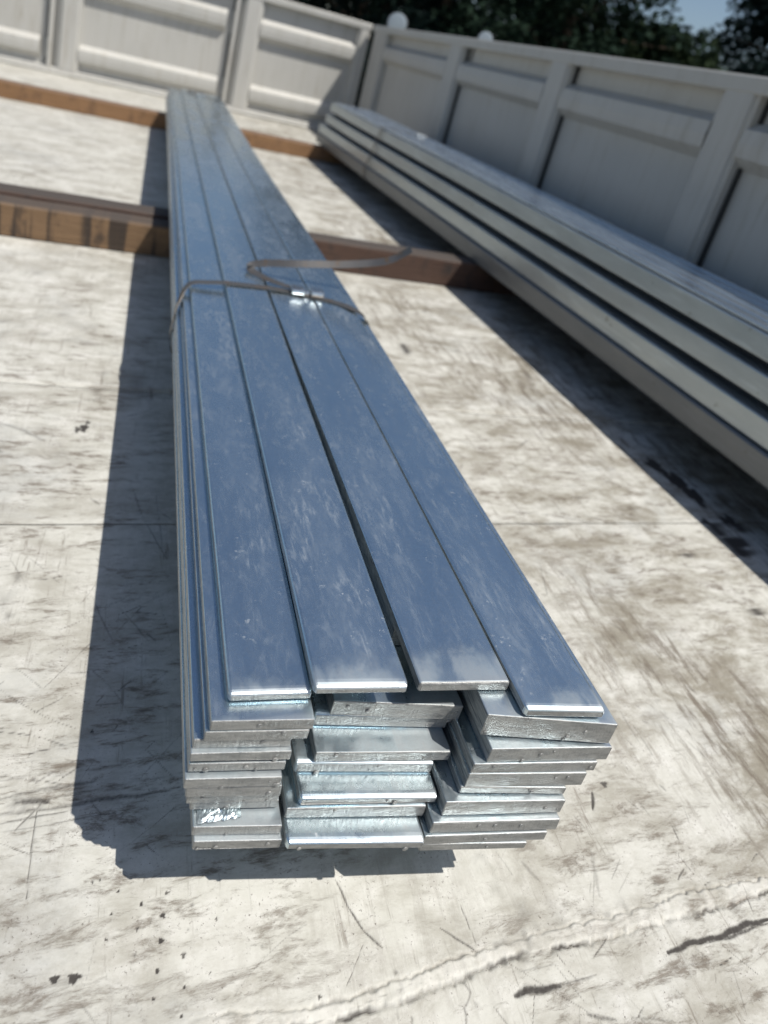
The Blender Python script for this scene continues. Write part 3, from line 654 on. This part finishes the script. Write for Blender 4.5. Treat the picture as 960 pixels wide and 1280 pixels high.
def flat_bar(x0, x1, yl, yr, zb, th, yend, r=0.0022, ry=None,  bow=0.0, yaw=0.0, lift=0.0, dz=0.0, rough_end=.0006):
    """a rolled flat bar: rounded arrises, slightly crooked; own origin at its near end"""
    seg = 3
    prof = []
    for cx_, cz_, a0 in ((x1 - r, zb + th - r, 0), (x0 + r, zb + th - r, 90), (x0 + r, zb + r, 180), (x1 - r, zb + r, 270)):
        for i in range(seg + 1):
            a = math.radians(a0 + 90 * i / seg); prof.append((cx_ + r * math.cos(a), cz_ + r * math.sin(a), math.cos(a), math.sin(a)))
    k = len(prof)
    soft = ry is not None
    ry = ry or r
    st = [(0, 1.0), (0.10 * ry, 0.62), (0.32 * ry, 0.28), (0.62 * ry, 0.09), (ry, 0.0)]
    ys = [0.02, 0.06, 0.12, 0.2, 0.32, 0.5, 0.75, 1.0, 1.3, 1.6, 1.9, 2.3, 2.7, 3.1, 3.5, 3.9, 4.3, 4.7, 5.1, 5.5]
    v = []; y0 = min(yl, yr); rows = 0
    org = Vector((0, y0 - BUN.y, 0))
    def put(px, pz, y, ins, nx, nz):
        px = px - nx * r * ins * 0.9; pz = pz - nz * r * ins * 0.9
        f = (y - y0) / (yend - y0)
        px += bow * math.sin(math.pi * min(1, f * 1.4)) + yaw * (1 - sstep(0, 1.3, y - y0)) + 0.0006 * noise.noise(Vector((y * 2.2, x0 * 90, 0)))
        pz += 0.0004 * noise.noise(Vector((y * 3, x0 * 50, zb * 99))) + lift * (1 - sstep(0, 0.9, y - y0)) + dz * sstep(.7, 2.4, y)
        X_, Y_, Z_ = warp(px, y, pz)
        v.append((X_ - BUN.x - org.x, Y_ - BUN.y - org.y, Z_ - BUN.z - org.z))
    for dy, ins in st:
        for px, pz, nx, nz in prof:
            yy = yl + (yr - yl) * (px - x0) / (x1 - x0) + dy
            yy += rough_end * noise.noise(Vector((px * 160, pz * 200, yl * 70)))
            put(px, pz, yy, ins, nx, nz)
        rows += 1
    for dy in ys:
        if y0 + dy > yend - 0.1: break
        sk = max(0, 1 - dy / 0.1)
        for px, pz, nx, nz in prof:
            put(px, pz, y0 + dy + ((yl + (yr - yl) * (px - x0) / (x1 - x0)) - y0) * sk + (0 if dy > 0.03 else 0), 0, nx, nz)
        rows += 1
    for dy, ins in ((-r, 0), (0, 1)):
        for px, pz, nx, nz in prof: put(px, pz, yend + dy, ins, nx, nz)
        rows += 1
    f = []; mi = []
    for i in range(rows - 1):
        for j in range(k):
            j2 = (j + 1) % k
            f.append((i * k + j, (i + 1) * k + j, (i + 1) * k + j2, i * k + j2))
            side = abs((prof[j][2] + prof[j2][2]) / 2) > 0.9 and prof[j][3] * prof[j2][3] <= 0.01
            mi.append(2 if side and i >= 3 else (0 if (soft or i >= 3) else 1))
    f.append(tuple(range(k))); mi.append(1)
    f.append(tuple(range(rows * k - 1, (rows - 1) * k - 1, -1))); mi.append(1)
    o = mesh_obj("flat_bar", v, f, None, bundle, mats=[GALV, CUT, EDGE], midx=mi, loc=org)
    bm = bmesh.new(); bm.from_mesh(o.data); bmesh.ops.recalc_face_normals(bm, faces=bm.faces[:]); bm.to_mesh(o.data); bm.free()
    return o

Lx = [(.1394, .2381, .4717, .4585, .1360, .0100), (.1365, .2361, .4779, .4651, .1515, .0091), (.1323, .2321, .4953, .4833, .1670, .0082), (.1266, .2299, .4942, .4820, .1825, .0073), (.1236, .2293, .4918, .4794, .1980, .0064), (.1197, .2264, .4918, .4796, .2135, .0055),
      (.1220, .2290, .4978, .4862, .2290, .0045), (.1216, .2326, .4988, .4871, .2445, .0036), (.1230, .2306, .5039, .4933, .2600, .0027), (.1325, .2471, .4999, .4887, .2755, .0018), (.1370, .2505, .4999, .4894, .2910, .0009)]
BARS = []
for k_, (a, b, yl, yr, z, dz) in enumerate(Lx):
    gz = .0024 if k_ in (2, 6, 7) else 0
    BARS.append((a, b, yl, yr, z + gz, .0155 - .0005 - gz, 6.38 - rnd.random() * 0.12, 0.0018, dz))
Mx = [(.2405, .4065, .449, .425, .146, .0145), (.2405, .412, .475, .452, .161, .018), (.253, .424, .475, .453, .1795, .0145), (.249, .424, .504, .481, .1945, .019),
      (.270, .442, .501, .481, .214, .0155), (.270, .446, .535, .511, .230, .0225), (.288, .4545, .530, .505, .253, .0250)]
Rx = [(.4072, .5484, .4329, .4131, .128, .0126, .018), (.4085, .573, .4323, .412, .1409, .0150, .016), (.4140, .585, .4341, .4124, .1576, .0190, .014), (.4265, .5874, .4405, .4196, .1782, .0240, .012),
      (.4455, .5871, .4472, .4259, .204, .0114, .010), (.4490, .6096, .4463, .4262, .2156, .0229, .008), (.4504, .6195, .4473, .4276, .2387, .0165, .006), (.4669, .6331, .4473, .4288, .2555, .0228, .004), (.4575, .6279, .4643, .4322, .2812, .0345, .002)]
for a, b, yl, yr, z, h in Mx: BARS.append((a, b, yl, yr, z, h, 6.40 - rnd.random() * 0.15, .0024, 0))
for a, b, yl, yr, z, h, dz in Rx: BARS.append((a, b, yl, yr, z, h, 6.40 - rnd.random() * 0.15, .0022, dz))
# filler bars set back inside the pack
BARS += [(.272, .450, .60, .60, .2792, .0140, 6.30, .0018, 0), (.262, .348, .62, .61, .2940, .0270, 6.28, .0018, 0), (.382, .452, .60, .60, .2940, .0225, 6.28, .0018, 0)]
softs = {11: .010, 13: .008, 14: .007, 16: .009}
for i_, q in enumerate(BARS):
    flat_bar(*q[:7], r=(.0036 if softs.get(i_) else q[7] * .7), ry=softs.get(i_) or None, bow=rnd.uniform(-0.0006, 0.0006), dz=q[8], rough_end=.0012)
flat_bar(.1539, .2500, .5188, .5122, .3070, .0140, 6.33, r=.0042, ry=.009)
flat_bar(.2445, .3589, .5065, .4968, .3220, .0140, 6.36, r=.0046, ry=.010, yaw=0.002)
flat_bar(.3655, .4860, .5016, .4915, .3175, .0140, 6.34, r=.0034, yaw=.0115)
flat_bar(.4895, .5990, .4554, .4409, .3172, .0150, 6.39, r=.0045, ry=.008, yaw=.0105)

# zinc blobs frozen on the cut ends
zb = MB()
def blob(x, y, z, rad, flat=0.28):
    bm = bmesh.new(); bmesh.ops.create_icosphere(bm, subdivisions=2, radius=rad)
    for q in bm.verts: q.co = Vector((x + q.co.x, y + q.co.y * flat, z + q.co.z * 0.8))
    zb.add([q.co[:] for q in bm.verts], [[q.index for q in f.verts] for f in bm.faces]); bm.free()
rb = random.Random(5)
for a, b, yl, yr, z, h, *_ in BARS[:-3]:
    for _ in range(rb.choice((1, 1, 2, 3, 4))):
        u = rb.random(); x = a + (b - a) * u
        blob(x, yl + (yr - yl) * u - 0.0002, z + h * rb.uniform(0.05, 0.8), rb.uniform(0.0014, 0.0042))
zo = zb.build("zinc_drops", CUT, bundle, smooth=True, kind="stuff", loc=rel(BUN))

# crumpled clear film in the bars' zinc finish, on a low left bar
def crumple(name, x0, x1, y0, y1, z, amp, seed):
    mbf = MB(); nx_, ny_ = 26, 9; v = []
    for j in range(ny_):
        for i in range(nx_):
            u = i / (nx_ - 1); w_ = j / (ny_ - 1)
            ed = min(1, min(u, 1 - u) * 6) * min(1, min(w_, 1 - w_) * 4)
            v.append((x0 + (x1 - x0) * u, y0 + (y1 - y0) * w_ + 0.002 * noise.noise(Vector((u * 9, w_ * 3, seed))), z + 0.0006 + amp * ed * (0.5 + 0.9 * abs(noise.noise(Vector((u * 11, w_ * 5, seed)))) + 0.4 * noise.noise(Vector((u * 27, w_ * 9, seed))))))
    f = [(j * nx_ + i, j * nx_ + i + 1, (j + 1) * nx_ + i + 1, (j + 1) * nx_ + i) for j in range(ny_ - 1) for i in range(nx_ - 1)]
    mbf.add(v, f); return mbf.build(name, GALV, bundle, loc=rel(BUN))
crumple("film_scrap", .141, .190, .480, .499, .1672, .0020, 4)
crumple("film_scrap", .145, .183, .459, .469, .1598, .0022, 8) if False else None

# strap with seal and a loose tail
def ribbon(pts, width_dir, wid, th, name, mat, parent, origin, closed=False, label=None, sub=6):
    """band: centre line pts (Catmull-Rom), width along width_dir(i), thickness th"""
    P_ = [Vector(p) for p in pts]; n = len(P_)
    out = []; rng = n if closed else n - 1
    for i in range(rng):
        p0 = P_[(i - 1) % n] if closed or i > 0 else P_[i]; p1 = P_[i]; p2 = P_[(i + 1) % n]; p3 = P_[(i + 2) % n] if closed or i + 2 < n else p2
        for s_ in range(sub):
            u = s_ / sub
            out.append(0.5 * ((2 * p1) + (-p0 + p2) * u + (2 * p0 - 5 * p1 + 4 * p2 - p3) * u * u + (-p0 + 3 * p1 - 3 * p2 + p3) * u ** 3))
    if not closed: out.append(P_[-1])
    m_ = len(out); mbr = MB(); v = []
    for i, p in enumerate(out):
        a = out[(i + 1) % m_] if closed or i < m_ - 1 else p; b = out[i - 1] if closed or i > 0 else p
        d = (a - b).normalized(); wdv = Vector(width_dir(i / (m_ - 1))); wdv = (wdv - d * wdv.dot(d)).normalized(); nn = d.cross(wdv).normalized()
        for su, sv in ((-1, -1), (1, -1), (1, 1), (-1, 1)):
            v.append(p + wdv * (su * wid / 2) + nn * (sv * th / 2))
    f = []
    for i in range(m_ if closed else m_ - 1):
        i2 = (i + 1) % m_
        for j in range(4): f.append((i * 4 + j, i * 4 + (j + 1) % 4, i2 * 4 + (j + 1) % 4, i2 * 4 + j))
    if not closed: f += [(3, 2, 1, 0), tuple(range(m_ * 4 - 4, m_ * 4))]
    mbr.add(v, f)
    o = mbr.build(name, mat, parent, loc=rel(origin) if origin is not None else None, label=label)
    return o

def strap_loop(y, dy_left=0.0, dy_right=-0.10, tail=True, up=0.0):
    def W(x, z, yy): return warp(x, yy, z)
    path = [(.152, .3285, -0.008), (.20, .3360, 0.0), (.256, .3390, .005), (.36, .3385, .008), (.44, .3350, .004), (.55, .3345, -.03), (.606, .3345, -.085), (.632, .312, -.105), (.638, .26, -.125),
            (.615, .20, -.12), (.575, .150, -.10), (.50, .1435, -.06), (.35, .1435, -.02), (.18, .1435, -.03), (.132, .150, -.06), (.1165, .20, -.08), (.1175, .245, -.08), (.128, .295, -.05)]
    pts = [W(x, z, y + o_) for x, z, o_ in path]
    pts = [(x, yy, z if z > .2 else z + 0.0) for x, yy, z in pts]
    return ribbon(pts, lambda u: (0.0, 1, 0), 0.027, 0.0012, "steel_strap", STRAP, bundle, BUN, closed=True)
st = strap_loop(1.722)
TAIL_ = [(.520, 1.728, .3405), (.470, 1.732, .3415), (.428, 1.745, .342), (.373, 1.785, .342), (.337, 1.82, .344), (.321, 1.845, .349), (.333, 1.855, .358), (.371, 1.845, .371), (.446, 1.82, .389), (.559, 1.80, .411), (.647, 1.78, .435), (.698, 1.76, .458), (.726, 1.75, .482), (.749, 1.73, .512)]
def tail_dir(u):
    a = min(1, max(0, (u - 0.15) / 0.4)); return (0.0, 1 - 0.35 * a, 0.75 * a)
ribbon(TAIL_, tail_dir, 0.023, 0.0012, "strap_tail", STRAP, st, None)
cl = MB()
for cx0 in (.424, .480):
    v = []
    cl.box(cx0, cx0 + .038, 1.708, 1.752, .3375, .3510, .0035)
cl.box(.463, .479, 1.716, 1.744, .3370, .3440, .002)
cl.build("strap_seal", CLIP, st)
# far strap, with a little curled end
st2 = strap_loop(6.10)
ribbon([warp(.36, 6.11, .345), warp(.33, 6.13, .342), warp(.30, 6.15, .352), warp(.33, 6.15, .362), warp(.40, 6.13, .362), warp(.45, 6.1, .37)], lambda u: (0, 1, 0.3), 0.019, 0.0012, "strap_tail", STRAP, st2, None)
cl = MB(); cl.box(*[0.36, 0.43], 6.095, 6.125, .3180, .3290, .002); cl.build("strap_seal", CLIP, st2)

# ================================================================= TUBE STACK ALONG THE SIDE GATE
stack = thing("steel_tube_stack", "tall strapped stack of galvanised rectangular tubes lying against the right side gate", "steel stack", (1.8, 3.0, 0.146))
SLC = Vector(stack.location)
YAW = -0.055
def tube_mesh(w_, h, y0, y1, r=0.010, sag=0.0):
    seg = 3; prof = []
    for cx_, cz_, a0 in ((w_ - r, h - r, 0), (r, h - r, 90), (r, r, 180), (w_ - r, r, 270)):
        for i in range(seg + 1):
            a = math.radians(a0 + 90 * i / seg); prof.append((cx_ + r * math.cos(a), cz_ + r * math.sin(a)))
    inner = [(w_ / 2 + (x - w_ / 2) * (1 - 0.006 / (w_ / 2)), h / 2 + (z - h / 2) * (1 - 0.006 / (h / 2))) for x, z in prof]
    k = len(prof); n = 24; v = []; f = []; sm = []
    for pr in (prof, inner):
        for i in range(n + 1):
            y = y0 + (y1 - y0) * i / n
            v += [(x, y, z) for x, z in pr]
    for s_ in range(2):
        o_ = s_ * (n + 1) * k
        for i in range(n):
            for j in range(k):
                q = (o_ + i * k + j, o_ + i * k + (j + 1) % k, o_ + (i + 1) * k + (j + 1) % k, o_ + (i + 1) * k + j)
                f.append(q if s_ == 0 else q[::-1])
    off = (n + 1) * k
    for i_ in (0, n):
        for j in range(k):
            f.append((i_ * k + j, i_ * k + (j + 1) % k, off + i_ * k + (j + 1) % k, off + i_ * k + j))
    return v, f
def tube_part(x, z, w_, h, y0, y1, r=0.010, lean=0.0, name="steel_tube", mat=None):
    v, f = tube_mesh(w_, h, y0, y1, r)
    out = []
    for px, py, pz in v:
        X_ = x + px + YAW * py + lean * pz + 0.0012 * noise.noise(Vector((py * 1.3, x * 40, z * 60)))
        Z_ = z + pz - 0.020 * sstep(3.1, 5.9, py) + 0.0016 * noise.noise(Vector((py * 1.1 + 7, x * 31, z * 17)))
        out.append((X_ - SLC.x, py - SLC.y, Z_ - SLC.z))
    o = mesh_obj(name, out, f, mat or TUBE, stack)
    bm = bmesh.new(); bm.from_mesh(o.data); bmesh.ops.recalc_face_normals(bm, faces=bm.faces[:]); bm.to_mesh(o.data); bm.free()
    return o
X0 = 1.81
rs = random.Random(11)
# (z, height, x offset of the outermost one, width of each, count, lean, radius)
ROWS = [(.1465, .0880, .000, .110, 4, -0.10, .008), (.2360, .0790, .010, .110, 4, 0.00, .006), (.3160, .0270, .085, .090, 4, 0.0, .003),
        (.3440, .0740, .034, .105, 4, 0.03, .006), (.4190, .0270, .115, .080, 4, 0.0, .003), (.4470, .0740, .058, .098, 4, 0.04, .006)]
for z, h, dx, w_, cnt, lean, r_ in ROWS:
    for i in range(cnt):
        tube_part(X0 + dx + i * (w_ + 0.0025), z, w_, h, -0.6 + rs.uniform(-.03, .03), 6.22 + rs.uniform(-.06, .05), r_, lean if i == 0 else 0.0,
                  "steel_tube" if h > .05 else "gap_shade_spacer", FRAME_AND_SHADE if h < .05 else (TUBE_DARK if z < .2 else TUBE))  # spacers coloured dark to paint the shade between the tube tiers
# thin cover strips on the top row
for i in range(9):
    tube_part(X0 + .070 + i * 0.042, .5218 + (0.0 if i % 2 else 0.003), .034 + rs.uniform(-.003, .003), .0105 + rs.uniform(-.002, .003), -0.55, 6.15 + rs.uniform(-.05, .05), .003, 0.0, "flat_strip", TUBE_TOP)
def stack_strap(y, seal=True):
    def g(x, z): return (X0 + x + YAW * y, y + (0.02 if z > .4 else 0), z - 0.020 * sstep(3.1, 5.9, y))
    pts = [g(.060, .5375), g(.20, .5395), g(.34, .5395), g(.455, .537), g(.475, .50), g(.478, .35), g(.47, .16), g(.455, .1425), g(.2, .1425), g(.01, .1425), g(-.012, .155), g(-.020, .225), g(.004, .30), g(.022, .40), g(.040, .45), g(.048, .52)]
    s_ = ribbon(pts, lambda u: (0, 1, 0), 0.022, 0.0015, "steel_strap", STRAP, stack, SLC, closed=True, sub=4)
    c_ = MB(); p = g(.36, .540); c_.box(p[0] - .035, p[0] + .035, y - .012, y + .05, p[2] - .001, p[2] + .014, .003)
    c_.build("strap_seal", CLIP, s_)
stack_strap(4.80)
stack_strap(0.35)

# ================================================================= ROUND REFLECTORS OUTSIDE THE SIDE GATE
def reflector(label, y, z, rad):
    th_ = thing("round_reflector", label, "reflector", (XW + 0.13, y, z - rad - 0.25), group="round reflectors outside the side gate")
    b_ = MB(); x = 0.0; d = Vector((-0.55, -1, 0.05)).normalized()
    b_.cyl(Vector((0, 0, rad + .25)) - d * 0.03, d, rad, 0.045, 32)
    b_.cyl(Vector((0, 0, rad + .25)) - d * 0.055, d, rad * 0.6, 0.03, 24)
    b_.build("housing", FRAME_AND_SHADE, th_)
    l_ = MB(); n = 28; q = d.to_track_quat('Z', 'Y'); v = [Vector((0, 0, rad + .25)) + d * (0.02 + rad * 0.08)]
    rings = 6
    for i in range(1, rings + 1):
        a = i / rings; rr = rad * 0.93 * math.sin(a * math.pi / 2); hh = rad * 0.08 * math.cos(a * math.pi / 2) + 0.02
        v += [Vector((0, 0, rad + .25)) + q @ Vector((rr * math.cos(2 * math.pi * j / n), rr * math.sin(2 * math.pi * j / n), hh)) for j in range(n)]
    f = [(0, 1 + j, 1 + (j + 1) % n) for j in range(n)]
    for i in range(rings - 1):
        for j in range(n): f.append((1 + i * n + j, 1 + (i + 1) * n + j, 1 + (i + 1) * n + (j + 1) % n, 1 + i * n + (j + 1) % n))
    l_.add(v, f); l_.build("lens", LENS, th_, smooth=True)
    s_ = MB(); s_.box(-0.055, -0.02, 0.02, 0.05, -0.02, rad + .26); s_.box(-0.060, -0.02, -0.03, 0.10, -0.08, -0.02)
    s_.build("bracket", FRAME_AND_SHADE, th_)
reflector("larger round pale reflector behind the gate corner, left one of two", 7.66, 1.365, 0.115)
reflector("smaller round pale reflector further right above the side gate rim", 5.30, 1.318, 0.062)

# ================================================================= TREES
BARK = mat_simple("tree_bark", (0.09, 0.07, 0.05), 0.9, 0, 0.4, 8)
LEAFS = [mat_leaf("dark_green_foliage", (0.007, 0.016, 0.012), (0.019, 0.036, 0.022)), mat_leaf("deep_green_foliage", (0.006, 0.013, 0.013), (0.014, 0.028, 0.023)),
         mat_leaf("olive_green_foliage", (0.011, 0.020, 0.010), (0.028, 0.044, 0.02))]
def tree(x, y, H_, cr, label, seed, leafs, nl=9000, low=0.0):
    r_ = random.Random(seed); z0 = -1.25
    root = thing("broadleaf_tree", label, "tree", (x, y, z0 - 0.02), group="trees beyond the side gate")
    tb = MB(); lean = Vector((r_.uniform(-.4, .4), r_.uniform(-.4, .4), 0))
    pts = [Vector((0, 0, -0.1)), Vector((0.05, 0, H_ * .15)) + lean * .2, lean * .5 + Vector((0, 0, H_ * .4)), lean * .9 + Vector((0, 0, H_ * .65)), lean * 1.1 + Vector((0, 0, H_ * .9))]
    tr = H_ * 0.024
    tb.tube(pts, [tr * 1.4, tr, tr * .8, tr * .5, tr * .15], 9)
    tb.build("trunk", BARK, root)
    lb = MB(); cl_ = []
    nb = 15
    for i in range(nb):
        f = 0.16 + 0.72 * i / nb; base = Vector((0, 0, H_ * f)) + lean * f * 1.1
        a = i * 2.4 + r_.uniform(-.4, .4); L = cr * (0.55 + 0.45 * math.sin(math.pi * min(1, f + 0.15))) * r_.uniform(.75, 1.1)
        tip = base + Vector((math.cos(a) * L, math.sin(a) * L, L * r_.uniform(.1, .5)))
        mid = (base + tip) / 2 + Vector((0, 0, L * .12))
        lb.tube([base, mid, tip], [tr * .42, tr * .26, tr * .08], 6)
        cl_ += [(tip, cr * r_.uniform(.26, .42)), (mid + Vector((r_.uniform(-.5, .5), r_.uniform(-.5, .5), .3)), cr * r_.uniform(.28, .42))]
    cl_ += [(Vector((r_.uniform(-.4, .4) * cr, r_.uniform(-.4, .4) * cr, H_ * r_.uniform(.72, 1.0))) + lean, cr * r_.uniform(.25, .4)) for _ in range(7)]
    if low:
        cl_ += [(Vector((r_.uniform(-.8, .8) * cr, r_.uniform(-.8, .8) * cr, r_.uniform(.6, 2.6))), cr * r_.uniform(.3, .42)) for _ in range(12)]
    lb.build("limbs", BARK, root)
    npr = np.random.RandomState(seed); per = nl // len(cl_); V = []; 
    for c, rad in cl_:
        d = npr.normal(size=(per, 3)); d /= np.linalg.norm(d, axis=1, keepdims=True)
        rr = rad * (0.35 + 0.7 * npr.rand(per, 1) ** 0.6)
        p = np.array(c) + d * rr * np.array([1, 1, .78])
        a = npr.normal(size=(per, 3)); a /= np.linalg.norm(a, axis=1, keepdims=True)
        b = np.cross(a, npr.normal(size=(per, 3))); b /= np.linalg.norm(b, axis=1, keepdims=True)
        s_ = (0.10 + 0.12 * npr.rand(per, 1))
        V.append(np.stack([p - a * s_, p - b * s_ * .5, p + a * s_, p + b * s_ * .5], 1).reshape(-1, 3))
    V = np.concatenate(V); n = len(V) // 4
    me = bpy.data.meshes.new("crown"); me.vertices.add(len(V)); me.vertices.foreach_set("co", V.astype(np.float32).ravel())
    me.loops.add(4 * n); me.loops.foreach_set("vertex_index", np.arange(4 * n, dtype=np.int32))
    me.polygons.add(n); me.polygons.foreach_set("loop_start", np.arange(0, 4 * n, 4, dtype=np.int32)); me.update(calc_edges=True)
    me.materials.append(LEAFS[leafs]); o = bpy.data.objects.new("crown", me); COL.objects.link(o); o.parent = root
TL = [(6.9, 26, 8.8, 3.6, "dark tree straight above the corner of the gates", 1), (9.6, 25, 9.5, 3.9, "dark tree rising behind the gate between the two round reflectors", 0),
      (14.2, 24.5, 9.5, 3.8, "broad dark green tree left of the sky gap", 0), (24.4, 23.0, 9.5, 3.5, "deep green tree at the right edge beyond the sky gap", 1),
      (18.4, 24.0, 5.5, 2.8, "lower olive green tree under the sky gap", 2)]
for i, (x, y, h_, cr, lb_, lf) in enumerate(TL):
    tree(x, y, h_, cr, lb_, 40 + i, lf, 13000, 1.0)
BK = [(9.6, 33, 11, 4.6, "tall tree in the back row behind the leftmost tree", 1), (14.0, 33.5, 11, 4.6, "tall tree in the back row behind the broad dark green tree", 1), (20.6, 34.5, 7.3, 3.8, "short back row tree seen through the sky gap", 2), (33.5, 31, 12.5, 4.6, "tallest back row tree at the right edge of the picture", 0)]
for i, (x, y, h_, cr, lb_, lf) in enumerate(BK):
    tree(x, y, h_, cr, lb_, 60 + i, lf, 9000, 1.0)
